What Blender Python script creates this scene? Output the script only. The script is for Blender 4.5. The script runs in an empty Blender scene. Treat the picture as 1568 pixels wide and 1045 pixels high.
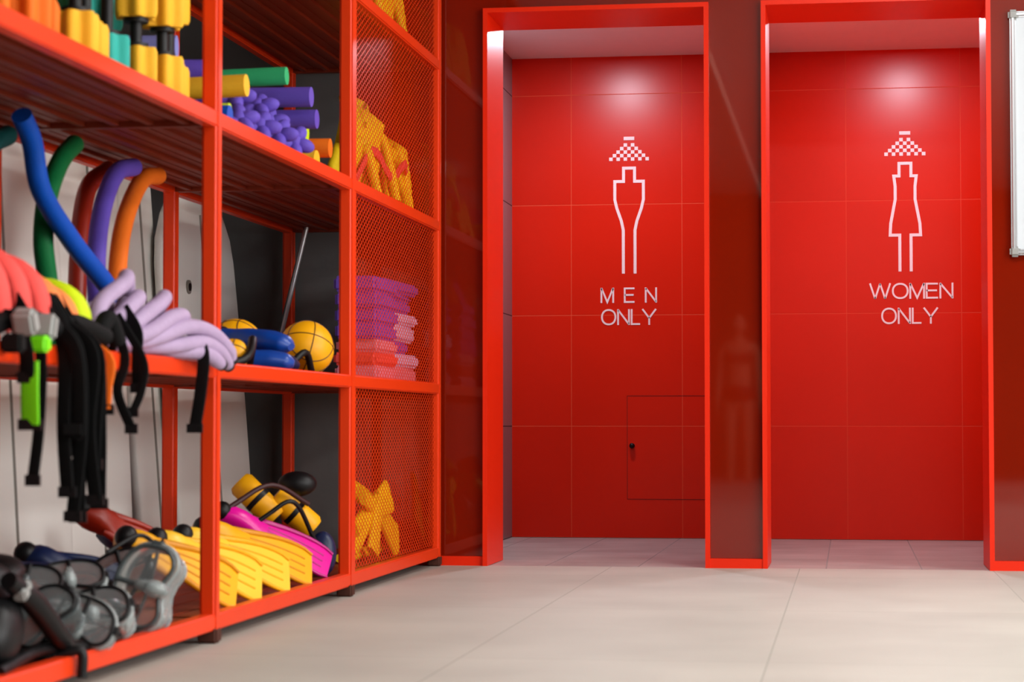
import bpy, bmesh, math, random
from mathutils import Vector, Matrix
random.seed(7)
sc=bpy.context.scene
sc.view_settings.view_transform='Standard'
sc.view_settings.look='None'

# ---------------------------------------------------------------- materials
def srgb(r,g,b):
    f=lambda c:(c/255/12.92) if c/255<=0.04045 else ((c/255+0.055)/1.055)**2.4
    return (f(r),f(g),f(b),1)
def mat(name,col,rough=.5,var=.12,nscale=9,bump=.0,metal=0,coat=0,trans=0,spec=.4,emis=None,es=0):
    m=bpy.data.materials.new(name); m.use_nodes=True
    nt=m.node_tree; b=nt.nodes['Principled BSDF']
    c=srgb(*col)
    b.inputs['Roughness'].default_value=rough
    b.inputs['Metallic'].default_value=metal
    b.inputs['Coat Weight'].default_value=coat
    b.inputs['Coat Roughness'].default_value=.05
    b.inputs['Transmission Weight'].default_value=trans
    b.inputs['Specular IOR Level'].default_value=spec
    g=nt.nodes.new('ShaderNodeNewGeometry')
    n=nt.nodes.new('ShaderNodeTexNoise'); n.inputs['Scale'].default_value=nscale; n.inputs['Detail'].default_value=4
    nt.links.new(g.outputs['Position'],n.inputs['Vector'])
    mx=nt.nodes.new('ShaderNodeMix'); mx.data_type='RGBA'
    mx.inputs[6].default_value=tuple(x*(1-var) for x in c[:3])+(1,)
    mx.inputs[7].default_value=tuple(min(1,x*(1+var)) for x in c[:3])+(1,)
    nt.links.new(n.outputs['Fac'],mx.inputs[0]); nt.links.new(mx.outputs[2],b.inputs['Base Color'])
    if bump:
        bp=nt.nodes.new('ShaderNodeBump'); bp.inputs['Strength'].default_value=bump; bp.inputs['Distance'].default_value=.01
        n2=nt.nodes.new('ShaderNodeTexNoise'); n2.inputs['Scale'].default_value=nscale*6
        nt.links.new(g.outputs['Position'],n2.inputs['Vector'])
        nt.links.new(n2.outputs['Fac'],bp.inputs['Height']); nt.links.new(bp.outputs['Normal'],b.inputs['Normal'])
    if emis:
        b.inputs['Emission Color'].default_value=srgb(*emis); b.inputs['Emission Strength'].default_value=es
    return m
def gridmat(name,col,grout,cu,cv,ou,ov,ax='XZ',w=.003,rough=.3,var=.06,coat=0,cloud=.08,spec=.4,cscale=2.5):
    m=bpy.data.materials.new(name); m.use_nodes=True
    nt=m.node_tree; N=nt.nodes.new; L=nt.links.new; b=nt.nodes['Principled BSDF']
    b.inputs['Coat Weight'].default_value=coat; b.inputs['Coat Roughness'].default_value=.1
    b.inputs['Specular IOR Level'].default_value=spec
    g=N('ShaderNodeNewGeometry'); s=N('ShaderNodeSeparateXYZ'); L(g.outputs['Position'],s.inputs[0])
    def ma(op,a,bv=None,c=None):
        n=N('ShaderNodeMath'); n.operation=op
        for i,v in enumerate((a,bv,c)):
            if v is None: continue
            if isinstance(v,(int,float)): n.inputs[i].default_value=v
            else: L(v,n.inputs[i])
        return n.outputs[0]
    ds=[];fl=[]
    for a,c,o in ((ax[0],cu,ou),(ax[1],cv,ov)):
        t=ma('DIVIDE',ma('SUBTRACT',s.outputs[a],o),c)
        fr=ma('FRACT',t); fl.append(ma('FLOOR',t))
        d=ma('MULTIPLY',ma('MINIMUM',fr,ma('SUBTRACT',1.0,fr)),c); ds.append(d)
    d=ma('MINIMUM',ds[0],ds[1])
    mask=ma('LESS_THAN',d,w)
    cb=N('ShaderNodeCombineXYZ'); L(fl[0],cb.inputs[0]); L(fl[1],cb.inputs[1])
    wn=N('ShaderNodeTexWhiteNoise'); L(cb.outputs[0],wn.inputs['Vector'])
    no=N('ShaderNodeTexNoise'); no.inputs['Scale'].default_value=cscale; no.inputs['Detail'].default_value=6; L(g.outputs['Position'],no.inputs['Vector'])
    fac=ma('ADD',ma('MULTIPLY_ADD',wn.outputs['Value'],2*var,1-var),ma('MULTIPLY_ADD',no.outputs['Fac'],2*cloud,-cloud))
    vm=N('ShaderNodeVectorMath'); vm.operation='SCALE'; vm.inputs[0].default_value=srgb(*col)[:3]; L(fac,vm.inputs['Scale'])
    mx=N('ShaderNodeMix'); mx.data_type='RGBA'; L(mask,mx.inputs[0]); L(vm.outputs[0],mx.inputs[6]); mx.inputs[7].default_value=srgb(*grout)
    L(mx.outputs[2],b.inputs['Base Color'])
    r=ma('MULTIPLY_ADD',mask,.4,rough); L(r,b.inputs['Roughness'])
    bp=N('ShaderNodeBump'); bp.inputs['Strength'].default_value=.4; bp.inputs['Distance'].default_value=.002; bp.invert=True
    L(mask,bp.inputs['Height']); L(bp.outputs['Normal'],b.inputs['Normal'])
    return m

RED=mat('red_paint',(226,58,8),.42,.06,3,coat=.05,spec=.3)
REDF=mat('red_frame_gloss',(228,40,5),.38,.05,2,spec=.28)
GLASS=mat('dark_red_glass',(120,20,2),.03,.12,1.2,coat=.35,spec=.5)
DECK=mat('red_deck',(126,40,14),.5,.2,5,spec=.3)
TILE_L=gridmat('red_tile_a',(212,30,3),(220,80,48),.6,.6,-1.485,0,'XZ',.0018,.28,.04,spec=.32)
TILE_R=gridmat('red_tile_b',(208,29,3),(212,66,40),.6,.6,-.01,0,'XZ',.0018,.28,.04,spec=.32)
TILE_G=gridmat('grey_side_tile',(130,120,124),(60,50,50),.6,.6,0,0,'YZ',.003,.35,.05)
FLOOR=gridmat('beige_floor_tile',(178,176,166),(158,155,146),.8,1.6,-.21,.95,'XY',.0020,.5,.02,cloud=.24,cscale=1.7,spec=.3)
FLOOR2=gridmat('grey_wet_floor_tile',(160,155,151),(138,131,128),.4,.4,-.1,.2,'XY',.003,.4,.06,cloud=.35,cscale=3)
WHITEP=mat('white_plaster',(236,232,232),.7,.03)
GREYW=mat('dark_grey_plaster',(96,95,94),.8,.25,3,bump=.2)
LIGHTW=mat('pale_wall_paint',(200,196,190),.7,.05)
REARW=mat('rear_wall_paint',(84,58,48),.7,.2,2)
CEIL=mat('ceiling_paint',(205,202,198),.8,.03)
DECAL=mat('white_vinyl',(242,228,228),.5,.02)
BLACK=mat('black_webbing',(9,9,10),.75,.2,spec=.15)
RUBBER=mat('black_rubber',(12,12,14),.45,.2,spec=.3)
RUST=mat('rusty_foot',(70,32,18),.7,.3,30)
ALU=mat('aluminium',(190,192,196),.3,.05,metal=.8)
WB=mat('whiteboard_enamel',(206,214,220),.2,.02)
YEL=mat('yellow_foam',(240,180,44),.6,.06,20,bump=.1,spec=.2)
YELG=mat('yellow_gloss',(240,170,12),.4,.05,spec=.3)
YELP=mat('pale_yellow_rubber',(244,192,50),.35,.08,6,spec=.35)
YELR=mat('amber_rib_rubber',(214,140,6),.4,.08,6,spec=.3)
ORG=mat('orange_foam',(236,112,26),.6,.06,20,bump=.1,spec=.2)
CORAL=mat('coral_foam',(238,82,76),.6,.06,20,bump=.1,spec=.2)
PEACH=mat('peach_foam',(245,134,70),.6,.06,20,bump=.1,spec=.2)
LIME=mat('lime_foam',(198,222,14),.6,.06,20,bump=.1,spec=.2)
LILAC=mat('lilac_foam',(172,150,182),.6,.12,14,bump=.15,spec=.2)
PURP=mat('purple_foam',(98,76,182),.6,.08,20,bump=.1,spec=.2)
PERI=mat('periwinkle_foam',(130,136,200),.6,.08,20,bump=.1,spec=.2)
TEAL=mat('teal_foam',(50,172,160),.6,.08,20,bump=.1,spec=.2)
DTEAL=mat('dark_teal_foam',(12,70,70),.6,.08,20,spec=.2)
GREEN=mat('green_foam',(14,110,58),.6,.08,20,bump=.1,spec=.2)
LGREEN=mat('light_green_foam',(50,170,110),.6,.08,20,bump=.1,spec=.2)
BLUE=mat('blue_foam',(8,80,186),.5,.08,20,bump=.1,spec=.2)
BLUEG=mat('blue_rubber',(6,62,150),.35,.1,20)
NAVY=mat('navy_rubber',(12,28,66),.4,.1)
PINK=mat('magenta_rubber',(222,14,150),.3,.05)
PINKR=mat('magenta_rib_rubber',(180,10,120),.3,.05)
BRICK=mat('brick_red_rubber',(150,34,12),.4,.1)
MAROON=mat('maroon_rubber',(56,18,20),.5,.1)
BOARD=mat('board_gelcoat',(232,232,226),.45,.05,2)
BOARD2=mat('board_rail',(128,124,116),.5,.1)
GTAG=mat('neon_green_tag',(120,225,10),.5,.05)
GREYB=mat('grey_buckle',(150,152,150),.4,.1)
SILI=mat('clear_silicone',(214,224,224),.18,.05,trans=.7)
SILD=mat('smoke_silicone',(96,106,108),.25,.1,trans=.5)
LENS=mat('mask_lens',(222,232,234),.08,.02,trans=.85)
PALEB=mat('pale_lilac_foam',(206,192,228),.6,.06)
PINKF=mat('pink_foam',(226,140,160),.6,.06)
LAMP=mat('lamp_diffuser',(255,255,255),.5,.0,emis=(255,246,238),es=2.6)
LAMPD=mat('dim_lamp_diffuser',(255,235,220),.5,.0,emis=(255,226,205),es=1.1)
GLOWP=mat('added_window_glow',(255,255,255),.5,.0,emis=(240,246,255),es=2)  # even glow for the added window pane
SKIN=mat('skin',(214,146,112),.5,.06,6)
HAIR=mat('dark_hair',(40,22,14),.6,.2,40)
SUIT=mat('black_swimsuit',(20,20,26),.5,.1)

# ---------------------------------------------------------------- builder
def cr(pts,n=6):
    P=[Vector(p) for p in pts]
    if len(P)<3: return P
    Q=[2*P[0]-P[1]]+P+[2*P[-1]-P[-2]]
    out=[]
    for i in range(1,len(Q)-2):
        a,b,c,d=Q[i-1:i+3]
        for k in range(n):
            t=k/n
            out.append(.5*((2*b)+(c-a)*t+(2*a-5*b+4*c-d)*t*t+(3*b-a-3*c+d)*t**3))
    out.append(P[-1]); return out
def lerp_list(L,n):
    o=[]
    for i in range(n):
        t=i/(n-1)*(len(L)-1); k=min(int(t),len(L)-2); f=t-k
        o.append(L[k]*(1-f)+L[k+1]*f)
    return o
class MB:
    def __init__(s): s.v=[];s.f=[];s.m=[];s.sm=[];s.mats=[];s.M=Matrix.Identity(4)
    def mi(s,m):
        if m not in s.mats: s.mats.append(m)
        return s.mats.index(m)
    def add(s,vs,fs,m,smooth=False):
        o=len(s.v); k=s.mi(m)
        s.v+= [tuple(s.M@Vector(v)) for v in vs]
        for f in fs: s.f.append(tuple(i+o for i in f)); s.m.append(k); s.sm.append(smooth)
    def box(s,a,b,m,R=None,bev=0):
        x0,y0,z0=[min(p,q) for p,q in zip(a,b)]; x1,y1,z1=[max(p,q) for p,q in zip(a,b)]
        bm=bmesh.new(); bmesh.ops.create_cube(bm,size=1)
        for v in bm.verts:
            v.co=Vector(((x0+x1)/2+v.co.x*(x1-x0),(y0+y1)/2+v.co.y*(y1-y0),(z0+z1)/2+v.co.z*(z1-z0)))
        if bev: bmesh.ops.bevel(bm,geom=bm.edges[:],offset=bev,segments=3,affect='EDGES')
        if R is not None:
            c=Vector(((x0+x1)/2,(y0+y1)/2,(z0+z1)/2))
            for v in bm.verts: v.co=c+R@(v.co-c)
        bm.verts.index_update()
        s.add([v.co[:] for v in bm.verts],[[v.index for v in f.verts] for f in bm.faces],m,False)
        bm.free()
    def tube(s,pts,r,m,n=14,up=None,ry=None,sq=1.0,smooth=True,caps=True,lobes=0,depth=.0,capm=None):
        P=[Vector(p) for p in pts]; N=len(P)
        R=r if isinstance(r,list) else [r]*N
        if len(R)!=N: R=lerp_list(R,N)
        RY=R if ry is None else (ry if isinstance(ry,list) else [ry]*N)
        if len(RY)!=N: RY=lerp_list(RY,N)
        vs=[]; u=Vector(up) if up else None; prev=None
        for i in range(N):
            t=(P[min(i+1,N-1)]-P[max(i-1,0)]).normalized()
            if prev is None:
                ref=u if u else (Vector((0,0,1)) if abs(t.z)<.9 else Vector((1,0,0)))
                a=(ref-t*ref.dot(t)).normalized()
            else:
                ref=u if u else prev
                a=(ref-t*ref.dot(t))
                a=a.normalized() if a.length>.15 else (prev-t*prev.dot(t)).normalized()
            prev=a; b=t.cross(a)
            for k in range(n):
                th=2*math.pi*k/n; c,sn=math.cos(th),math.sin(th)
                if sq!=1.0:
                    c=math.copysign(abs(c)**sq,c); sn=math.copysign(abs(sn)**sq,sn)
                q=1.0
                if lobes: q=1-depth*(.5-.5*math.cos(lobes*th))
                vs.append(P[i]+b*(c*R[i]*q)+a*(sn*RY[i]*q))
        fs=[]
        for i in range(N-1):
            for k in range(n):
                fs.append((i*n+k,i*n+(k+1)%n,(i+1)*n+(k+1)%n,(i+1)*n+k))
        s.add(vs,fs,m,smooth)
        if caps:
            cm=capm or m
            s.add(vs[:n],[tuple(range(n-1,-1,-1))],cm,False); s.add(vs[-n:],[tuple(range(n))],cm,False)
    def ell(s,c,r,m,R=None,nu=20,nv=12):
        if not isinstance(r,(tuple,list)): r=(r,r,r)
        vs=[];c=Vector(c)
        for j in range(nv+1):
            ph=math.pi*j/nv
            for i in range(nu):
                th=2*math.pi*i/nu
                p=Vector((r[0]*math.sin(ph)*math.cos(th),r[1]*math.sin(ph)*math.sin(th),r[2]*math.cos(ph)))
                if R is not None: p=R@p
                vs.append(c+p)
        fs=[(j*nu+i,(j+1)*nu+i,(j+1)*nu+(i+1)%nu,j*nu+(i+1)%nu) for j in range(nv) for i in range(nu)]
        s.add(vs,fs,m,True)
    def ring(s,c,R,r,m,rot=None,ex=1.0,n=36,k=8,ez=1.0):
        vs=[];c=Vector(c)
        for i in range(n):
            a=2*math.pi*i/n
            for j in range(k):
                b=2*math.pi*j/k
                p=Vector(((R*ex+r*math.cos(b))*math.cos(a),(R*ez+r*math.cos(b))*math.sin(a),r*math.sin(b)))
                if rot is not None: p=rot@p
                vs.append(c+p)
        fs=[(i*k+j,((i+1)%n)*k+j,((i+1)%n)*k+(j+1)%k,i*k+(j+1)%k) for i in range(n) for j in range(k)]
        s.add(vs,fs,m,True)
    def prism(s,poly,d0,d1,m,axis='Y'):
        n=len(poly)
        vs=[(x,d0,z) for x,z in poly]+[(x,d1,z) for x,z in poly]
        fs=[tuple(range(n)),tuple(range(2*n-1,n-1,-1))]+[(i,(i+1)%n,n+(i+1)%n,n+i) for i in range(n)]
        s.add(vs,fs,m)
    def done(s,name,center=True,fix=True):
        me=bpy.data.meshes.new(name)
        c=Vector((0,0,0))
        if center:
            xs=list(zip(*s.v)); c=Vector([(min(a)+max(a))/2 for a in xs])
        me.from_pydata([Vector(v)-c for v in s.v],[],s.f)
        for m in s.mats: me.materials.append(m)
        for p,k,sm in zip(me.polygons,s.m,s.sm): p.material_index=k; p.use_smooth=sm
        if fix:
            bm=bmesh.new(); bm.from_mesh(me); bmesh.ops.recalc_face_normals(bm,faces=bm.faces[:]); bm.to_mesh(me); bm.free()
        o=bpy.data.objects.new(name,me); o.location=c; bpy.context.collection.objects.link(o)
        return o
def simple_box(name,a,b,m,bev=0):
    k=MB(); k.box(a,b,m,bev=bev); return k.done(name)
def rz(a): return Matrix.Rotation(math.radians(a),3,'Z')
def rx(a): return Matrix.Rotation(math.radians(a),3,'X')
def ry_(a): return Matrix.Rotation(math.radians(a),3,'Y')

# ---------------------------------------------------------------- room shell
W=9.5; YB=11.93; CH=3.2
simple_box('floor',(-3.1,-6,-.1),(4.2,W,0),FLOOR)
simple_box('floor_shower',(-1.9,W,-.1),(1.3,YB+.1,-.002),FLOOR2)
simple_box('ceiling',(-3.1,-6,CH),(4.2,W+.4,CH+.1),CEIL)
simple_box('wall_left',(-3.1,-6,0),(-3.0,W,CH),GREYW)
k=MB()
k.box((4.1,-6,0),(4.2,W,.9),LIGHTW); k.box((4.1,-6,2.6),(4.2,W,CH),LIGHTW)
k.box((4.1,-6,.9),(4.2,1.5,2.6),LIGHTW); k.box((4.1,7.0,.9),(4.2,W,2.6),LIGHTW); k.done('wall_right')
k=MB()
k.box((4.16,1.5,.9),(4.18,7.0,2.6),GLOWP)  # added out-of-view window: glowing pane put in to light shelf fronts and boards
for y in (1.5,3.3,5.15,6.96): k.box((4.08,y,.9),(4.15,y+.05,2.6),ALU)
for z in (.9,2.55): k.box((4.08,1.5,z),(4.15,7.0,z+.05),ALU)
k.done('added_window_1')
simple_box('wall_rear',(-3.1,-6.1,0),(4.2,-6,CH),REARW)
simple_box('wall_end_grey',(-3.0,W,0),(-2.2,W+.4,CH),GREYW)
L0,L1,R0,R1=-1.545,-.607,-.344,.576
T=.02; FT=2.40
k=MB()
k.box((-2.2,W,0),(L0-T,W+.4,CH),GLASS)
k.box((L1+T,W,0),(R0-T,W+.4,CH),GLASS)
k.box((R1+T,W,0),(4.1,W+.4,CH),GLASS)
k.box((L0-T,W,FT+T),(L1+T,W+.4,CH),GLASS)
k.box((R0-T,W,FT+T),(R1+T,W+.4,CH),GLASS)
k.done('wall_red_glass',False)
for i,(a,b) in enumerate(((L0,L1),(R0,R1))):
    k=MB(); y0=W-.035
    k.box((a-T,y0,0),(a,W+.41,FT+T),REDF)
    k.box((b,y0,0),(b+T,W+.41,FT+T),REDF)
    k.box((a,y0,FT),(b,W+.41,FT+T),REDF)
    k.done('door_frame_%d'%(i+1))
k=MB()
k.box((-2.2,W-.02,0),(L0-T,W,.04),REDF); k.done('baseboard_left')
k=MB(); k.box((L1+T,W-.03,0),(R0-T,W,.04),REDF); k.done('baseboard_middle')
k=MB(); k.box((R1+T,W-.03,0),(4.1,W,.04),REDF); k.done('baseboard_right')
AC=2.606
simple_box('wall_shower_back_men',(-1.81,YB,0),(-.475,YB+.1,AC),TILE_L)
simple_box('wall_shower_back_women',(-.475,YB,0),(1.0,YB+.1,AC),TILE_R)
simple_box('wall_shower_side_left',(-1.91,W+.41,0),(-1.81,YB+.1,AC),TILE_G)
simple_box('wall_shower_partition',(-.515,W+.41,0),(-.435,YB,AC),TILE_R)
simple_box('wall_shower_side_right',(1.0,W+.41,0),(1.1,YB+.1,AC),TILE_R)
simple_box('ceiling_shower',(-1.91,W+.4,AC),(1.1,YB+.1,AC+.1),WHITEP)

# ---------------------------------------------------------------- signs
def stroke(k,pts,w,y,m):
    P=[Vector((p[0],p[1])) for p in pts]; n=len(P); Ls=[];Rs=[]
    closed=(P[0]-P[-1]).length<1e-4
    for i in range(n):
        d1=(P[i]-P[i-1]).normalized() if i>0 else ((P[0]-P[-2]).normalized() if closed else (P[1]-P[0]).normalized())
        d2=(P[i+1]-P[i]).normalized() if i<n-1 else ((P[1]-P[0]).normalized() if closed else d1)
        n1=Vector((-d1.y,d1.x)); n2=Vector((-d2.y,d2.x)); b=(n1+n2).normalized()
        q=w/2/max(.4,b.dot(n1)); Ls.append(P[i]+b*q); Rs.append(P[i]-b*q)
    for i in range(n-1):
        k.prism([tuple(Ls[i]),tuple(Ls[i+1]),tuple(Rs[i+1]),tuple(Rs[i])],y,y-.002,m)
def ov(cx,rx_):
    return [(cx+rx_*math.copysign(abs(math.cos(2*math.pi*i/40))**.92,math.cos(2*math.pi*i/40)),.5+.51*math.copysign(abs(math.sin(2*math.pi*i/40))**.92,math.sin(2*math.pi*i/40))) for i in range(41)]
LET={'M':(.80,[[(0,-.06),(0,1.06)],[(.80,-.06),(.80,1.06)],[(.01,1.02),(.40,.0),(.79,1.02)]]),
 'E':(.64,[[(.66,0),(0,0),(0,1),(.66,1)],[(0,.52),(.60,.52)]]),
 'N':(.70,[[(0,-.06),(0,1.06)],[(.70,-.06),(.70,1.06)],[(.01,1.0),(.69,0)]]),
 'L':(.54,[[(0,1.06),(0,0),(.54,0)]]),
 'Y':(.82,[[(-.02,1.06),(.41,.42)],[(.84,1.06),(.41,.42)],[(.41,.46),(.41,-.06)]]),
 'W':(1.18,[[(0,1.06),(.30,-.04)],[(.30,-.04),(.59,1.04)],[(.59,1.04),(.88,-.04)],[(.88,-.04),(1.18,1.06)]]),
 'O':(.86,[ov(.43,.43)])}
def text_into(k,txt,cx,zb,width,height,m,y,gap=.2):
    tot=sum(LET[c][0] for c in txt)+gap*(len(txt)-1)
    w=.0096; hh=height-w; sx=(width-w)/tot; x=cx-(width-w)/2
    for c in txt:
        lw,ss=LET[c]
        for st in ss: stroke(k,[(x+a*sx,zb+w/2+b*hh) for a,b in st],w,y,m)
        x+=(lw+gap)*sx
def showerhead(k,cx,zt,m,y,c=.0187):
    k.prism([(cx-1.55*c,zt),(cx+1.55*c,zt),(cx+1.55*c,zt-c),(cx-1.55*c,zt-c)],y,y-.002,m)
    z=zt-1.9*c; r=c*.51
    for n in (3,5,7,9,11):
        for j in range(0,n,2):
            x=cx+(j-(n-1)/2)*c*1.05
            k.prism([(x-r,z),(x+r,z),(x+r,z-c),(x-r,z-c)],y,y-.002,m)
        z-=c*1.02
yd=YB-.001
k=MB(); cx=-1.17; Z=lambda y,s:.611+(650-y)/s
s=284
showerhead(k,cx,Z(208,s),DECAL,yd)
o=[(-9,419),(-9,352),(-12,338),(-19,318),(-22,305),(-22,277),(-8.5,277),(-8.5,256.5)]
pts=[(cx+a/s,Z(b,s)) for a,b in o]; pts+=[(cx-a/s,Z(b,s)) for a,b in reversed(o)]
stroke(k,pts,4.5/s,yd,DECAL)
text_into(k,'MEN',cx-.003,Z(464,s),.306,.083,DECAL,yd,gap=.78)
text_into(k,'ONLY',cx-.003,Z(498,s),.300,.086,DECAL,yd,gap=.17)
k.done('mens_shower_sign')
k=MB(); cx=.30; s=289
showerhead(k,cx,Z(200,s),DECAL,yd)
o=[(-8.5,416),(-8.5,360),(-23,360),(-22,342),(-15,305),(-15,285),(-17,269),(-9,269),(-9,249.5)]
pts=[(cx+a/s,Z(b,s)) for a,b in o]; pts+=[(cx-a/s,Z(b,s)) for a,b in reversed(o)]
stroke(k,pts,4.5/s,yd,DECAL)
text_into(k,'WOMEN',cx+.028,Z(458,s),.440,.084,DECAL,yd,gap=.15)
text_into(k,'ONLY',cx+.02,Z(496.5,s),.298,.086,DECAL,yd,gap=.17)
k.done('womens_shower_sign')
k=MB()
DG=mat('dark_red_gap',(90,8,3),.6)
x0,x1,z0,z1=-1.184,-.58,.206,.762
for a,b in (((x0,z0),(x0+.0025,z1)),((x1,z0),(x1+.0025,z1)),((x0,z0),(x1,z0+.0025)),((x0,z1),(x1,z1+.0025))):
    k.box((a[0],YB-.0015,a[1]),(b[0],YB+.001,b[1]),DG)
k.tube([(-1.155,YB,.495),(-1.155,YB-.02,.495)],.014,ALU)
k.ell((-1.155,YB-.024,.495),.015,RUBBER)
k.done('access_panel')
k=MB(); wy=W-.002
k.box((.69,W-.02,1.335),(1.95,wy,2.33),WB)
for a,b in (((.675,1.318),(.70,2.345)),((1.94,1.318),(1.965,2.345)),((.675,1.318),(1.965,1.343)),((.675,2.32),(1.965,2.345))):
    k.box((a[0],W-.032,a[1]),(b[0],wy,b[1]),ALU,bev=.008)
for x in (.69,1.95):
    for z in (1.333,2.33): k.box((x-.022,W-.036,z-.022),(x+.022,wy,z+.022),GREYB,bev=.01)
k.done('whiteboard')

# ---------------------------------------------------------------- shelving
XF,XR=-1.77,-2.42
YS=[2.63,4.33,6.03,7.73,9.44]
ZS=[.06,.765,1.47,2.17,2.87]
k=MB(); h=.024
for j,y in enumerate(YS):
    for x in (XF,XR):
        k.box((x-h,y-h,.03),(x+h,y+h,2.9),RED,bev=.008)
        k.box((x-h-.004,y-h-.004,0.0),(x+h+.004,y+h+.004,.045),RUST,bev=.006)
    for z in ZS: k.box((XR,y-.018,z-.02),(XF,y+.018,z+.010),DECK)
k.box((XF-.02,7.73+h+.001,.06),(XF+.02,7.73+h+.035,2.87),RED,bev=.006)
for z in ZS:
    k.box((XF-.02,YS[0],z-.024),(XF+.022,YS[-1],z+.022),RED,bev=.005)
    k.box((XR-.02,YS[0],z-.024),(XR+.02,YS[-1],z+.022),RED,bev=.005)
    nb=6; wd=(XF-XR-.04)/nb
    for i in range(nb):
        a=XR+.02+i*wd
        k.box((a+.004,YS[0],z-.004),(a+wd-.004,YS[-1],z+.010),DECK)
        k.box((a+wd*.5-.01,YS[0],z-.016),(a+wd*.5+.01,YS[-1],z-.004),DECK)
    k.box((XR+.02,YS[0],z-.001),(XF-.02,YS[-1],z+.006),DECK)
k.done('storage_shelving_unit')
k=MB()
ya,yb,za,zb=7.79,9.42,.09,2.84; X=XF+.004
dy,dz=.048,.024; sl=dz/dy; span=(yb-ya)*sl
for sg in (1,-1):
    n=int((zb-za+span)/dz)+2
    for i in range(-1,n):
        c0=za-span+i*dz if sg>0 else za+i*dz
        f=lambda y:c0+sg*sl*(y-ya)
        y0,y1=ya,yb
        if sg>0:
            y0=max(ya,ya+(za-c0)/sl); y1=min(yb,ya+(zb-c0)/sl)
        else:
            y0=max(ya,ya+(c0-zb)/sl); y1=min(yb,ya+(c0-za)/sl)
        if y1-y0<.01: continue
        t=.0017; xo=.0008*sg
        vs=[]
        for yy in (y0,y1):
            for dx,dzz in ((-.0008,-t),(.0008,-t),(.0008,t),(-.0008,t)): vs.append((X+xo+dx,yy,f(yy)+dzz))
        k.add(vs,[(0,1,5,4),(1,2,6,5),(2,3,7,6),(3,0,4,7)],RED)
for a,b in (((ya,za-.015),(ya+.02,zb)),((yb-.02,za-.015),(yb,zb))):
    k.box((X-.008,a[0],a[1]),(X+.012,b[0],b[1]),RED)
k.done('mesh_door_panel',fix=False)

S0=.073;S1=.778;S2=1.483;S3=2.183
# ---------------------------------------------------------------- equipment
def dumbbell_v(x,y,z,ma,handle=RUBBER,r=.062,H=.35,lobes=6,rot=0):
    k=MB(); e=.125
    k.M=Matrix.Translation((x,y,z))@Matrix.Rotation(rot,4,'Z')
    for a in (0,H-e):
        k.tube([(0,0,a),(0,0,a+.012),(0,0,a+e-.012),(0,0,a+e)],[r*.92,r,r,r*.92],ma,n=48,lobes=lobes,depth=.30)
    k.tube([(0,0,e),(0,0,H-e)],.016,handle)
    k.tube([(0,0,e),(0,0,e+.012)],.034,handle); k.tube([(0,0,H-e-.012),(0,0,H-e)],.034,handle)
    return k.done('aqua_dumbbell')
for x,y,m in ((-1.865,5.64,YEL),(-1.84,5.79,YEL),(-1.87,5.94,YEL),(-1.85,5.13,YEL),(-1.875,5.27,YEL),(-1.89,4.97,ORG),(-1.86,4.83,ORG),(-1.90,4.68,ORG),
            (-1.88,5.45,TEAL),(-2.02,5.60,TEAL),(-2.03,5.33,YEL),(-2.03,5.10,TEAL),(-2.02,5.80,TEAL),(-2.04,4.90,YEL),(-2.17,5.2,YEL),(-2.17,5.45,ORG),(-2.17,5.7,YEL),(-2.18,5.95,ORG)):
    dumbbell_v(x,y,S2,m,rot=random.random()*1.2,H=random.choice((.33,.35,.37)))
# pile of flower-shaped foam dumbbells
k=MB(); rr=random.Random(11)
for i,(y,x,dz_) in enumerate(((6.62,-1.86,.068),(6.80,-1.84,.07),(6.98,-1.83,.068),(7.16,-1.82,.066),(6.72,-1.90,.155),(6.92,-1.88,.150),(6.7,-2.03,.07),(6.9,-2.03,.07),(7.1,-2.0,.07),(7.10,-1.89,.125))):
    c=Vector((x,y,S2+dz_)); a=Vector((rr.uniform(-.1,.6),-.7,rr.uniform(.3,1.0))).normalized()
    u=a.cross(Vector((0,0,1))).normalized(); v=a.cross(u)
    off=rr.random()
    for q in range(5):
        th=off+q*2*math.pi/5; dd=u*math.cos(th)+v*math.sin(th)
        Rm=Matrix((dd,a.cross(dd),a)).transposed()
        k.ell(c+dd*.036,(.036,.024,.024),PURP,R=Rm,nu=16,nv=10)
    k.ell(c,(.026,.026,.030),PURP,nu=14,nv=8)
k.done('purple_aqua_dumbbell_pile')
def noodle(pts,m,r=.033,name='pool_noodle',sm=8,capm=None):
    k=MB(); P=cr(pts,sm); k.tube(P,r,m,n=18,caps=True,capm=capm)
    return k.done(name)
noodle([(-2.3,6.50,S2+.14),(-1.80,6.50,S2+.155)],YEL,.034)
noodle([(-2.3,6.32,S2+.035),(-1.80,6.32,S2+.035)],BLUE,.034)
noodle([(-2.3,6.42,S2+.07),(-1.83,6.42,S2+.06)],LIME,.03)
noodle([(-2.35,7.14,S2+.275),(-1.84,7.14,S2+.285)],LGREEN,.03)
noodle([(-2.35,7.32,S2+.245),(-1.80,7.32,S2+.24)],PURP,.034)
noodle([(-2.35,7.40,S2+.18),(-1.80,7.40,S2+.175)],PURP,.033)
noodle([(-2.35,7.50,S2+.145),(-1.86,7.50,S2+.145)],LIME,.034)
noodle([(-2.35,7.60,S2+.105),(-1.80,7.60,S2+.10)],ORG,.034)
noodle([(-2.35,7.44,S2+.034),(-1.80,7.40,S2+.034)],YEL,.034)
noodle([(-2.35,7.58,S2+.034),(-1.84,7.58,S2+.034)],ORG,.034)
noodle([(-2.35,6.72,S2+.25),(-2.0,6.78,S2+.25)],PURP,.034)
noodle([(-2.30,6.30,S2+.25),(-1.97,6.34,S2+.25)],PERI,.034)
noodle([(-2.30,6.22,S2+.034),(-1.90,6.22,S2+.034)],PERI,.034)
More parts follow.
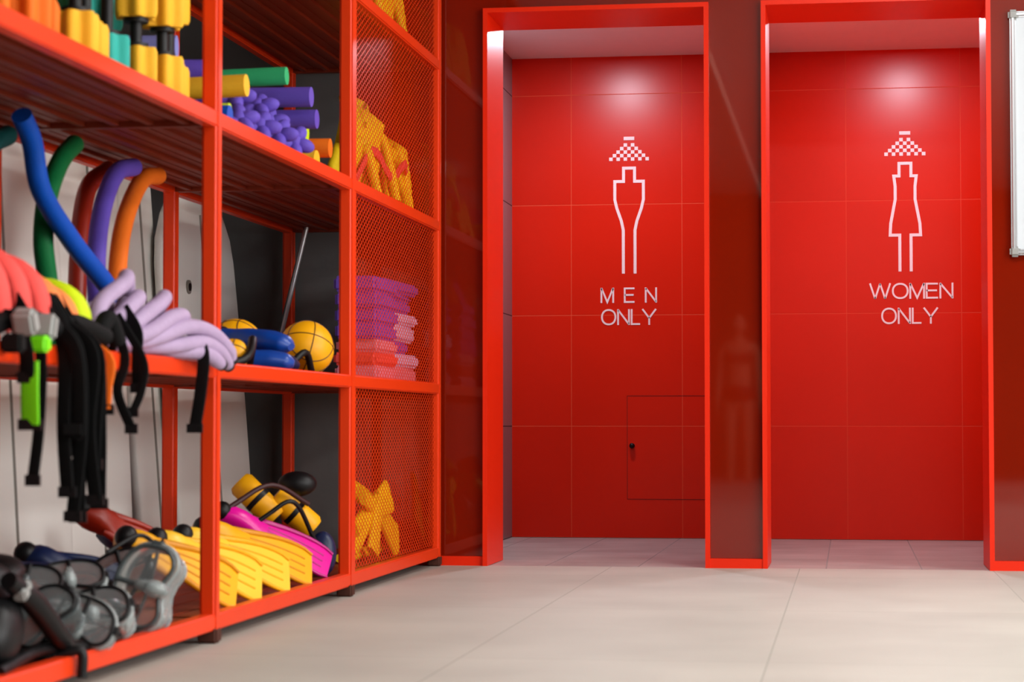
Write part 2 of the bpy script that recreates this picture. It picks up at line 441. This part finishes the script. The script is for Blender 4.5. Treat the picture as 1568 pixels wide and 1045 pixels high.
noodle([(-2.30,6.22,S2+.105),(-1.97,6.24,S2+.105)],TEAL,.034)
noodle([(-2.30,6.26,S2+.175),(-1.97,6.28,S2+.175)],PERI,.034)
nr=.028
noodle([(-2.15,5.56,1.425),(-2.15,5.64,1.36),(-2.15,5.71,1.24),(-2.13,5.9,1.117),(-2.1,6.12,1.0),(-2.08,6.2,.90),(-2.06,6.22,S1+.03)],BLUE,nr)
noodle([(-2.22,6.16,1.425),(-2.21,6.02,1.36),(-2.2,5.89,1.244),(-2.2,5.86,1.12),(-2.2,5.9,1.0),(-2.2,5.96,S1+.03)],GREEN,nr)
noodle([(-2.22,6.70,1.42),(-2.22,6.53,1.38),(-2.2,6.34,1.24),(-2.18,6.24,1.05),(-2.16,6.24,S1+.03)],PURP,nr)
noodle([(-2.22,6.95,1.42),(-2.22,6.78,1.385),(-2.2,6.55,1.23),(-2.18,6.43,1.04),(-2.16,6.42,S1+.03)],ORG,nr)
noodle([(-2.32,6.75,1.42),(-2.32,6.55,1.33),(-2.3,6.42,1.1),(-2.3,6.42,S1+.03)],BRICK,nr)
noodle([(-2.32,5.9,1.42),(-2.32,5.75,1.35),(-2.33,5.65,1.1),(-2.33,5.68,S1+.03)],DTEAL,nr)

def belt(y,xc,w,top,m,r=.03):
    k=MB(); zb=S1+.03
    P=[]
    for i in range(21):
        a=math.pi*i/20
        P.append((xc-w*math.copysign(abs(math.cos(a))**.8,math.cos(a)),y+.02*math.cos(a),zb+(top-zb-r)*math.sin(a)**.65))
    k.tube(P,[r*.75]+[r]*18+[r*.75],m,n=16,ry=[r*.62]*20)
    return k.done('aqua_belt')
for y,xc,w,t,m in ((4.42,-1.98,.19,1.05,CORAL),(4.53,-1.97,.185,1.04,CORAL),(4.64,-1.96,.18,1.03,CORAL),(4.76,-1.955,.175,1.015,CORAL),
                 (4.87,-1.95,.165,.985,PEACH),(4.97,-1.95,.16,.965,PEACH),(5.07,-1.945,.15,.975,LIME)):
    belt(y,xc,w,t,m)
def lil(pts,r=.021,m=LILAC):
    k=MB(); P=cr(pts,8); k.tube(P,[r*.8]+[r]*8+[r*.8],m,n=16)
    k.tube([P[0],P[0]+(P[0]-P[1]).normalized()*.006],r*.7,RUBBER)
    k.tube([P[-1],P[-1]+(P[-1]-P[-2]).normalized()*.012],r*.82,RUBBER)
    return k.done('aqua_belt')
lil([(-1.80,5.14,S1+.03),(-1.80,5.18,.90),(-1.80,5.36,.965),(-1.82,5.44,.985),(-1.84,5.50,.94),(-1.84,5.44,.88)])
lil([(-1.80,5.20,S1+.03),(-1.79,5.27,.865),(-1.78,5.40,.925),(-1.80,5.46,.93),(-1.85,5.54,.89)])
lil([(-1.82,5.30,S1+.03),(-1.78,5.40,.87),(-1.77,5.56,.925),(-1.79,5.66,.945),(-1.83,5.70,.90),(-1.82,5.64,.85)])
lil([(-1.80,5.27,S1+.025),(-1.76,5.44,.845),(-1.745,5.58,.888),(-1.75,5.70,.895),(-1.80,5.78,.85)])
lil([(-1.80,5.36,S1+.03),(-1.755,5.50,.835),(-1.725,5.66,.868),(-1.715,5.84,.860),(-1.705,5.96,.822),(-1.70,5.99,.792)])
lil([(-1.82,5.42,S1+.03),(-1.75,5.58,.815),(-1.71,5.74,.828),(-1.70,5.86,.81),(-1.695,5.94,.775)])
lil([(-1.86,5.50,S1+.03),(-1.74,5.66,.805),(-1.705,5.76,.80),(-1.69,5.85,.775)])
lil([(-1.90,5.2,S1+.03),(-1.90,5.4,.90),(-1.88,5.6,.90),(-1.86,5.8,.85)])
lil([(-1.86,5.32,S1+.03),(-1.85,5.5,.86),(-1.83,5.7,.85),(-1.83,5.9,.82)])
def strap(pts,w,m=BLACK,name='belt_strap',up=(.15,1,0)):
    k=MB(); k.tube(cr(pts,6),w/2,m,n=12,ry=.003,up=up,sq=.5)
    p=Vector(pts[-1]); k.box(p-Vector((w*.6,.004,.012)),p+Vector((w*.6,.004,.012)),RUBBER)
    return k.done(name)
xs_=XF+.045
strap([(-1.84,4.62,.95),(-1.77,4.59,.86),(xs_,4.58,.78),(xs_,4.58,.62),(xs_-.01,4.57,.49)],.028)
for i,(dx,y,zb_) in enumerate(((0,4.74,.46),(.022,4.77,.405),(.044,4.80,.44),(.012,4.83,.40),(.034,4.86,.43),(.05,4.82,.52),(.0,4.79,.55),(.03,4.73,.60))):
    x=xs_-.004+dx
    strap([(-1.80,y+.02,.90),(-1.76,y+.01,.84),(x,y,.77),(x+.006*math.sin(i*2),y+.008*math.sin(i*2),.6),(x+.01*math.cos(i*3),y,zb_)],.034)
strap([(-1.78,5.2,.88),(xs_-.01,5.18,.77),(xs_-.022,5.16,.69),(xs_+.01,5.17,.60)],.026)
strap([(-1.78,5.25,.88),(xs_+.015,5.24,.77),(xs_+.02,5.22,.70),(xs_+.004,5.20,.64)],.022)
strap([(-1.78,5.30,.90),(xs_-.01,5.27,.84),(xs_-.01,5.27,.78),(xs_-.005,5.26,.70)],.03)
strap([(-1.74,5.75,.86),(-1.70,5.72,.80),(-1.70,5.70,.70),(-1.71,5.68,.60)],.036)
strap([(-1.79,4.50,.84),(-1.75,4.49,.83),(xs_+.002,4.49,.77),(xs_+.002,4.50,.71)],.036)
strap([(xs_+.008,4.50,.745),(xs_+.008,4.50,.68),(xs_+.006,4.51,.61)],.044,m=GTAG,name='neon_tag')
k=MB(); k.box((-1.745,4.46,.80),(-1.695,4.50,.855),GREYB,bev=.008,R=rx(25)); k.box((-1.74,4.57,.79),(-1.69,4.60,.85),GREYB,bev=.008,R=rx(-20)); k.box((-1.745,4.40,.76),(-1.70,4.44,.80),BLACK,bev=.006); k.box((-1.73,4.52,.765),(-1.69,4.56,.80),GTAG,bev=.006);k.done('strap_buckle')
k=MB()
for a,b in (((-1.79,4.40,S1+.02),(-1.745,4.72,S1+.045)),((-1.79,4.72,S1+.02),(-1.745,5.06,S1+.04)),((-1.76,5.05,S1+.04),(-1.74,5.14,S1+.03))):
    k.tube(cr([a,((a[0]+b[0])/2,(a[1]+b[1])/2,a[2]+.045),b]),.022,BLACK)
k.done('folded_strap_bundle')
strap([(-1.80,5.02,.8),(xs_,5.0,.76),(xs_,4.99,.7),(xs_,4.98,.645)],.05,m=ORG,name='orange_tag')

def ball(c,r,m,rot=(0,0,0)):
    k=MB(); k.ell(c,r,m,nu=36,nv=20)
    R0_=Matrix.Rotation(rot[0],3,'X')@Matrix.Rotation(rot[1],3,'Y')
    for q in (Matrix.Identity(3),rx(90),ry_(90)):
        k.ring(c,r*1.0,.0018,MAROON,rot=R0_@q,n=48,k=6)
    for q,o in ((Matrix.Identity(3),.55),(Matrix.Identity(3),-.55)):
        off=R0_@Vector((0,0,o*r)); k.ring(Vector(c)+off,r*math.sqrt(1-o*o),.0018,MAROON,rot=R0_,n=48,k=6)
    return k.done('water_polo_ball')
ball((-1.88,7.58,S1+.098),.098,YELG,(1.0,.5,0))
ball((-2.05,7.28,S1+.095),.095,YELG,(.4,1.2,0))
ball((-1.90,6.72,S1+.05),.05,YELG,(.9,.2,0))
k=MB()
def glove(k,c,a,m,sc=1,tilt=0):
    k.M=Matrix.Translation(c)@Matrix.Rotation(a,4,'Z')@Matrix.Rotation(tilt,4,'Y')@Matrix.Scale(sc,4)
    k.tube(cr([(-.13,0,0),(-.08,0,0),(-.03,0,.0),(.05,0,.0),(.10,0,-.005),(.125,0,-.01)],5),[.035,.036,.045,.052,.045,.02],m,ry=[.028,.03,.036,.036,.03,.012],n=18,up=(0,0,1))
    k.tube([(-.15,0,0),(-.13,0,0)],.04,m,ry=.034,n=18,up=(0,0,1),capm=RUBBER)
    k.tube(cr([(-.02,.03,0),(.02,.07,.0),(.06,.08,0)]),[.02,.018,.012],m,n=10)
    k.M=Matrix.Identity(4)
glove(k,(-1.90,6.98,S1+.038),.2,BLUEG,1.0)
glove(k,(-1.93,7.12,S1+.11),-.3,BLUEG,1.05,.1)
glove(k,(-1.95,7.25,S1+.04),.5,NAVY,1.0)
k.done('swim_gloves')
k=MB(); k.tube(cr([(-2.0,6.55,S1+.012),(-1.85,6.65,S1+.03),(-1.86,6.8,S1+.10),(-1.9,6.9,S1+.02)]),.014,RUBBER); k.tube(cr([(-1.9,7.36,S1+.012),(-1.85,7.44,S1+.08),(-1.84,7.5,S1+.014)]),.012,RUBBER);k.done('ball_carry_strap')

def fin(tail,tip,w,m,name='swim_fin',al=35,dark=RUBBER,rib=None):
    k=MB(); a=Vector(tail); b=Vector(tip); d=(b-a); dn=d.normalized(); rib=rib or m
    s0=(Vector((0,1,0))-dn*dn.y).normalized(); up=s0.cross(dn)
    if up.z<0: up=-up
    A=math.radians(al); sd=s0*math.cos(A)+up*math.sin(A); up=up*math.cos(A)-s0*math.sin(A)
    P=[a+d*t+up*(.018*math.sin(math.pi*t)) for t in [i/14 for i in range(15)]]
    wid=[.36,.46,.50,.50,.48,.50,.58,.68,.78,.86,.93,.98,1.0,.98,.84]
    th=[.024,.036,.044,.042,.032,.020,.010,.008,.007,.006,.006,.005,.005,.004,.003]
    k.tube(P,[w/2*x for x in wid],m,n=20,ry=th,up=up,sq=.75)
    for s_ in (-1,1):
        Q=[P[i]+sd*(s_*w/2*wid[i]*.95)+up*.004 for i in range(4,15)]
        k.tube(Q,[.010,.012,.012,.011,.010,.009,.008,.008,.007,.006,.005],rib,n=8)
    for s_ in (-.4,0,.4):
        Q=[P[i]+sd*(s_*w/2*wid[i])+up*(th[i]*.8) for i in range(6,14)]
        k.tube(Q,.004,rib,n=6)
    k.ell(P[1]+up*.016-dn*.012,(.034,.034,.034),dark,nu=14,nv=8)
    return k.done(name)
fin((-2.15,7.38,.31),(-1.785,7.54,S0+.045),.14,PINK,rib=PINKR)
fin((-2.10,6.98,.275),(-1.78,7.26,S0+.050),.15,YELG,rib=YELR,al=40)
fin((-2.07,6.66,.265),(-1.78,6.96,S0+.050),.15,YELP,rib=YELG,al=40)
fin((-2.05,6.34,.27),(-1.78,6.62,S0+.050),.16,YELP,rib=YELG,al=40)
fin((-2.05,6.06,.29),(-1.78,6.34,S0+.050),.15,YELG,rib=YELR,al=40)
fin((-2.25,6.26,.37),(-2.0,6.45,S0+.10),.16,BRICK)
fin((-2.34,6.75,.28),(-2.1,6.80,S0+.05),.14,NAVY)
fin((-2.28,5.92,.24),(-1.98,5.98,S0+.07),.15,NAVY)
fin((-2.28,5.66,.22),(-1.98,5.74,S0+.07),.15,NAVY)
fin((-2.22,5.40,.24),(-1.98,5.45,S0+.08),.15,RUBBER)
k=MB()
def can(p,q,r,m):
    p=Vector(p);q=Vector(q); k.tube([p,p.lerp(q,.08),p.lerp(q,.92),q],[r*.8,r,r,r*.8],m,n=22)
    k.tube([p.lerp(q,.45),p.lerp(q,.55)],r*1.04,RUBBER,n=22)
    k.tube([q,q+(q-p).normalized()*.004],r*.5,RUBBER)
can((-2.12,7.58,.41),(-1.99,7.60,.28),.048,YELG)
can((-2.0,7.62,.36),(-1.87,7.66,.24),.048,YELG)
k.ell((-1.93,7.66,.40),(.07,.06,.045),RUBBER); k.ell((-1.84,7.67,S0+.08),(.05,.04,.08),NAVY)
k.ell((-2.2,7.45,S0+.09),(.09,.1,.09),MAROON); k.ell((-2.08,7.62,S0+.09),(.14,.07,.09),RUBBER)
k.tube(cr([(-2.2,7.3,.24),(-2.08,7.4,.34),(-1.98,7.5,.40),(-1.88,7.62,.33)]),.009,MAROON)
k.tube(cr([(-2.1,7.4,.2),(-1.98,7.45,.30),(-1.9,7.5,.34),(-1.85,7.6,.2)]),.008,RUBBER)
k.done('float_belt_bundle')

def mask(c,yaw,pitch,s,skirt,frame=RUBBER,roll=0):
    k=MB(); k.M=Matrix.Translation(c)@Matrix.Rotation(math.radians(yaw),4,'Z')@Matrix.Rotation(math.radians(pitch),4,'Y')@Matrix.Rotation(math.radians(roll),4,'X')@Matrix.Scale(s,4)
    def loop(sc,x,r,m):
        P=[]
        for i in range(41):
            a=2*math.pi*i/40; yy=math.cos(a); zz=math.sin(a)
            w_=.088*(1-.10*zz); hgt=.060 if zz>0 else .066*(1-.35*math.exp(-(yy/.35)**2))
            P.append((x,math.copysign(abs(yy)**.8,yy)*w_*sc,math.copysign(abs(zz)**.8,zz)*hgt*sc))
        k.tube(P,r,m,n=8,caps=False,up=(1,0,0))
        return P
    P0=loop(1,0,.005,frame)
    loop(1.06,-.014,.006,skirt)
    k.add([(0.0,0,.0)]+P0[:-1],[(0,i+1,(i+1)%40+1) for i in range(40)],LENS,True)
    k.tube([(.003,0,.058),(.003,0,-.03)],.006,frame,n=8)
    n=40; prof=[(-.014,1.06),(-.035,1.10),(-.06,1.02),(-.085,.90),(-.095,.98)]
    vs=[(x,P0[i][1]*q,P0[i][2]*q) for x,q in prof for i in range(n)]
    k.add(vs,[(j*n+i,j*n+(i+1)%n,(j+1)*n+(i+1)%n,(j+1)*n+i) for j in range(len(prof)-1) for i in range(n)],skirt,True)
    k.ell((.014,0,-.040),(.030,.020,.028),skirt)
    k.ell((.014,0,-.016),(.018,.014,.028),skirt)
    for q in (-1,1):
        k.box((-.04,q*.094-.008,-.014),(-.005,q*.094+.008,.014),frame,bev=.004)
    k.tube(cr([(-.03,.100,0),(-.08,.088,.01),(-.125,.04,.015),(-.13,0,.015),(-.125,-.04,.015),(-.08,-.088,.01),(-.03,-.10,0)]),.013,RUBBER,n=10,ry=.003,up=(0,0,1))
    return k.done('diving_mask')
mask((-1.795,5.50,S0+.125),-92,-12,1.2,SILI,frame=SILD,roll=75)
mask((-1.90,5.66,S0+.15),-85,-25,1.0,SILD,roll=20)
mask((-1.82,5.22,S0+.09),-88,-35,.92,SILI,roll=15)
mask((-1.79,5.04,S0+.08),-80,-20,.88,SILI,roll=-20)
mask((-1.93,5.34,S0+.16),-80,-55,.95,SILI,roll=10)
mask((-1.84,4.90,S0+.10),-90,-35,.95,SILD,roll=60)
mask((-1.95,5.10,S0+.16),-80,-50,.95,SILD)
k=MB()
for c,r,a in (((-1.86,4.66,S0+.09),(.07,.15,.09),20),((-1.95,4.78,S0+.17),(.08,.14,.07),-25),((-1.85,4.48,S0+.10),(.06,.12,.10),0),((-2.0,4.62,S0+.09),(.09,.2,.09),10),((-1.90,4.60,S0+.22),(.06,.12,.04),30),((-1.97,4.95,S0+.19),(.07,.12,.04),15)):
    k.ell(c,r,RUBBER,R=rz(a)@rx(a*.6))
k.tube(cr([(-1.80,4.60,S0+.20),(-1.785,4.72,S0+.14),(-1.775,4.86,S0+.05),(-1.78,4.95,S0+.02)]),[.02,.028,.024,.012],RUBBER,n=12)
k.box((-1.80,4.62,S0+.16),(-1.77,4.67,S0+.19),GREYB,bev=.005,R=rx(30))
k.done('neoprene_boot_heap')
k=MB(); k.tube(cr([(-1.78,4.5,S0+.013),(-1.80,4.8,S0+.03),(-1.775,5.05,S0+.013),(-1.79,5.35,S0+.02),(-1.9,5.5,S0+.014)]),.013,RUBBER)
k.tube(cr([(-1.79,4.87,S0+.01),(-1.735,4.88,S0+.02),(-1.732,4.88,S0-.04)]),.012,RUBBER)
k.tube(cr([(-1.9,5.60,S0+.015),(-1.84,5.66,S0+.10),(-1.80,5.64,S0+.20),(-1.82,5.56,S0+.25),(-1.88,5.48,S0+.21)]),.006,RUBBER)
k.done('snorkel')

# ---------------------------------------------------------------- mesh bay contents
def crumple(c,n,L,w,m,seed,name,th=.012,zs=.3):
    k=MB(); rr=random.Random(seed); c=Vector(c)
    for i in range(n):
        a=2*math.pi*i/n+rr.uniform(-.3,.3)
        d=Vector((math.cos(a)*.35,math.sin(a),0)); 
        e=L*rr.uniform(.7,1.1); hgt=rr.uniform(.4,1)*zs
        P=cr([c+Vector((0,0,hgt*.5)),c+d*e*.4+Vector((0,0,hgt)),c+d*e*.75+Vector((0,0,hgt*.55)),c+d*e+Vector((0,0,.02))],5)
        k.tube(P,[w*.4,w*.5,w*.5,w*.3],m,n=12,ry=th,up=(.5,.2,.8),sq=.6)
    return k.done(name)
YELV=mat('yellow_vest_fabric',(246,212,24),.6,.1,14,bump=.2,spec=.2)
crumple((-1.92,8.80,S2),8,.38,.14,YELV,3,'yellow_float_vest',.022,.46)
crumple((-1.92,9.10,S2),7,.28,.13,YELV,5,'yellow_float_vest',.022,.32)
crumple((-1.90,8.48,S2),6,.24,.11,YELV,8,'yellow_float_vest',.02,.42)
crumple((-1.92,9.0,S3),7,.34,.14,YELV,9,'yellow_float_vest',.022,.40)
crumple((-1.92,8.5,S3),7,.30,.13,YELV,12,'yellow_float_vest',.022,.4)
k=MB(); k.tube(cr([(-1.86,8.2,S2+.02),(-1.84,8.5,S2+.2),(-1.81,8.7,S2+.12),(-1.81,9.0,S2+.2),(-1.9,9.3,S2+.03)]),.02,CORAL,ry=.006,up=(1,0,0)); k.done('red_strap')
def boards(x0,y0,z0,items,name='kickboard_stack'):
    k=MB(); z=z0
    for (L,t,m,o,r) in items:
        k.box((x0,y0+o,z),(x0+.17,y0+o+L,z+t),m,bev=.012,R=rz(r)); z+=t+.001
    return k.done(name)
boards(-2.01,8.80,S1,[(.6,.07,PINKF,0,1),(.55,.055,PALEB,.04,-2),(.52,.05,PURP,-.1,1),(.58,.07,PALEB,0,2),(.55,.045,PALEB,.02,-2),(.5,.05,PURP,-.05,0),(.5,.03,PURP,.03,3),(.58,.05,PURP,0,-2)])
boards(-1.965,8.36,S1,[(.40,.06,PINKF,0,1),(.40,.05,CORAL,.0,-1),(.40,.05,PINKF,.02,1),(.40,.06,PURP,0,1),(.38,.06,PURP,.02,-1),(.38,.06,PURP,.0,1),(.38,.06,PURP,.0,-1)])
k=MB()
for a,b,w in (((-1.91,8.45,.12),(-1.85,8.85,.32),.12),((-1.88,8.5,.33),(-1.88,9.1,.11),.12),((-1.90,8.45,.2),(-1.9,9.0,.30),.10),((-1.86,8.75,.32),(-1.86,8.6,.1),.11),((-2.0,8.85,.35),(-1.9,9.25,.12),.15)):
    P=cr([a,(Vector(a)+Vector(b))/2+Vector((0,0,.03)),b]); k.tube(P,[w*.3,w*.35,w*.6],YELV,n=12,ry=.014,up=(1,0,.2),sq=.7)
k.tube(cr([(-1.93,8.4,S0+.02),(-1.95,8.7,S0+.02),(-1.95,9.1,S0+.02)]),.04,YELV,ry=.02,up=(0,0,1))
k.done('yellow_swim_paddles')

# ---------------------------------------------------------------- boards behind shelving
def bigboard(y0,y1,zt,x,lean,name,th=.03,taper=.0,m=BOARD,plug=None):
    k=MB(); n=16; out=[]
    H=zt
    for i in range(n+1):
        t=i/n
        zz=H*t
        wf=1-.10*(abs(t-.45)/.55)**2.2 - (.45*max(0,(t-.82)/.18)**2)
        out.append((zz,wf))
    yc=(y0+y1)/2; hw=(y1-y0)/2
    P=[(x-lean*t_[0]/H,yc-taper*t_[0]/H,t_[0]) for t_ in out]
    k.tube(P,[hw*t_[1] for t_ in out],m,n=28,ry=th,up=(1,0,0),sq=.45)
    Q=[Vector(p)+Vector((th+.001,0,0)) for p in P[1:-1]]
    k.tube(Q,.006,BOARD2,n=8)
    if plug:
        for (py,pz) in plug:
            xx=x-lean*pz/H+th
            k.tube([(xx-.004,py,pz),(xx+.006,py,pz)],.028,BOARD2); k.tube([(xx,py,pz),(xx+.009,py,pz)],.016,RUBBER)
    return k.done(name)
bigboard(5.95,7.05,2.0,-2.53,.12,'paddle_board',plug=[(6.70,.17)])
bigboard(7.02,7.75,2.05,-2.56,.12,'paddle_board')
bigboard(7.90,8.30,2.0,-2.58,.14,'paddle_board',taper=.05)
bigboard(8.2,9.25,1.55,-2.52,.10,'paddle_board',taper=.10,plug=[(8.42,1.15)])
k=MB(); k.tube([(-2.30,9.38,1.58),(-2.44,9.38,1.0),(-2.47,9.38,.8)],.012,ALU); k.done('aluminium_pole')

# ---------------------------------------------------------------- person standing far behind, seen mirrored in the glass
def person(px,py):
    J=[((0,0,.93),(.145,.105)),((0,0,1.08),(.115,.09)),((0,0,1.25),(.14,.10)),((0,0,1.40),(.13,.085)),((0,0,1.48),(.055,.055)),((0,0,1.54),(.05,.05)),
       ((.17,0,1.40),(.055,.05)),((.20,0,1.13),(.042,.042)),((.215,.04,.90),(.032,.032)),((.22,.06,.80),(.034,.018)),
       ((-.17,0,1.40),(.055,.05)),((-.20,0,1.13),(.042,.042)),((-.215,.04,.90),(.032,.032)),((-.22,.06,.80),(.034,.018)),
       ((.09,0,.84),(.09,.09)),((.09,.01,.48),(.058,.06)),((.09,-.01,.09),(.036,.04)),((.09,.12,.035),(.042,.028)),
       ((-.09,0,.84),(.09,.09)),((-.09,.01,.48),(.058,.06)),((-.09,-.01,.09),(.036,.04)),((-.09,.12,.035),(.042,.028))]
    E=[(0,1),(1,2),(2,3),(3,4),(4,5),(3,6),(6,7),(7,8),(8,9),(3,10),(10,11),(11,12),(12,13),(0,14),(14,15),(15,16),(16,17),(0,18),(18,19),(19,20),(20,21)]
    me=bpy.data.meshes.new('body'); me.from_pydata([j[0] for j in J],E,[]); o=bpy.data.objects.new('body',me); bpy.context.collection.objects.link(o)
    m=o.modifiers.new('skin','SKIN'); m.use_smooth_shade=True
    for i,v in enumerate(me.skin_vertices[0].data): v.radius=J[i][1]; v.use_root=(i==0)
    s2=o.modifiers.new('s','SUBSURF'); s2.levels=2; s2.render_levels=2
    me.materials.append(SKIN)
    e=bpy.data.objects.new('standing_woman',None); bpy.context.collection.objects.link(e); e.location=(px,py,0)
    o.parent=e
    def child(k,n):
        c=k.done(n); c.parent=e
    k=MB(); k.ell((0,.01,1.635),(.075,.092,.115),SKIN,nu=24,nv=16); k.ell((0,.102,1.62),(.012,.018,.022),SKIN)
    for q in (-1,1):
        k.ell((q*.03,.09,1.645),(.012,.008,.007),DECAL); k.ell((q*.03,.097,1.645),(.005,.004,.005),HAIR); k.ell((q*.076,0,1.63),(.01,.018,.028),SKIN)
    k.ell((0,.092,1.582),(.024,.008,.007),CORAL); child(k,'head')
    k=MB(); k.ell((0,-.018,1.665),(.088,.095,.105),HAIR,nu=24,nv=16); k.tube(cr([(0,-.08,1.66),(0,-.10,1.55),(0,-.10,1.38)]),[.07,.08,.04],HAIR); child(k,'hair')
    k=MB(); k.tube(cr([(0,0,.84),(0,0,.93),(0,0,1.0)]),[.15,.165,.155],SUIT,ry=[.10,.125,.11],n=24,up=(0,1,0))
    for q in (-1,1): k.ell((q*.065,.075,1.29),(.068,.05,.055),SUIT)
    k.tube(cr([(0,0,1.25),(0,0,1.29)]),[.150,.152],SUIT,ry=.108,n=24,up=(0,1,0)); child(k,'swimsuit')
    for q in (-1,1):
        k=MB()
        for f in range(4):
            x=q*.22; y=.04+.015*f
            k.tube(cr([(x,y,.80),(x+q*.004,y+.004,.755),(x-q*.004,y+.008,.715-.006*abs(f-1.5))]),[.009,.0085,.007],SKIN,n=8)
        k.tube(cr([(q*.21,.07,.83),(q*.20,.10,.80),(q*.197,.11,.765)]),[.011,.010,.008],SKIN,n=8); child(k,'hand_fingers')
person(-1.12,-3.9)

# ---------------------------------------------------------------- lights
def area(name,loc,sx,sy,e,col=(1,.95,.9),rot=(0,0,0),shape='RECTANGLE'):
    l=bpy.data.lights.new(name,'AREA'); l.shape=shape; l.size=sx; l.size_y=sy; l.energy=e; l.color=col
    o=bpy.data.objects.new(name,l); o.location=loc; o.rotation_euler=rot; bpy.context.collection.objects.link(o); return o
for x,e in ((.5,46),(2.9,72)):
    for y in (7.4,3.2,-2.6):
        k=MB(); k.box((x-.32,y-.62,CH-.03),(x+.32,y+.62,CH),ALU); k.box((x-.29,y-.59,CH-.034),(x+.29,y+.59,CH-.028),LAMP)
        k.done('ceiling_light_panel')
        area('panel_light',(x,y,CH-.05),.55,1.15,e,(1,.985,.96))
k=MB(); k.box((-.96,-5.9,CH-.06),(-.90,5.2,CH),ALU); k.box((-.945,-5.85,CH-.064),(-.915,5.15,CH-.058),LAMPD); k.done('linear_ceiling_lamp')
area('added_side_light',(4.05,4.25,1.75),1.6,5.3,160,(1.0,.99,.975),rot=(0,math.radians(90),0))  # added lamp from the right, brightens the shelf fronts and boards
for x in (-1.27,.31):
    k=MB(); k.ring((x,10.89,AC-.004),.05,.008,ALU); k.tube([(x,10.89,AC),(x,10.89,AC-.006)],.046,LAMP); k.done('recessed_downlight')
    area('downlight',(x,10.89,AC-.012),.14,.14,29,(.86,.88,1.0),shape='DISK')
w=bpy.data.worlds.new('world'); sc.world=w; w.use_nodes=True
w.node_tree.nodes['Background'].inputs[0].default_value=(1,.97,.94,1); w.node_tree.nodes['Background'].inputs[1].default_value=.05

# ---------------------------------------------------------------- camera
cd=bpy.data.cameras.new('camera'); cam=bpy.data.objects.new('camera',cd); bpy.context.collection.objects.link(cam)
cam.location=(0,0,.611); cam.rotation_euler=(math.radians(90+2.147),0,math.radians(8.63))
cd.lens=78.06; cd.sensor_width=36; cd.dof.use_dof=True; cd.dof.focus_distance=11.0; cd.dof.aperture_fstop=4.5
sc.camera=cam
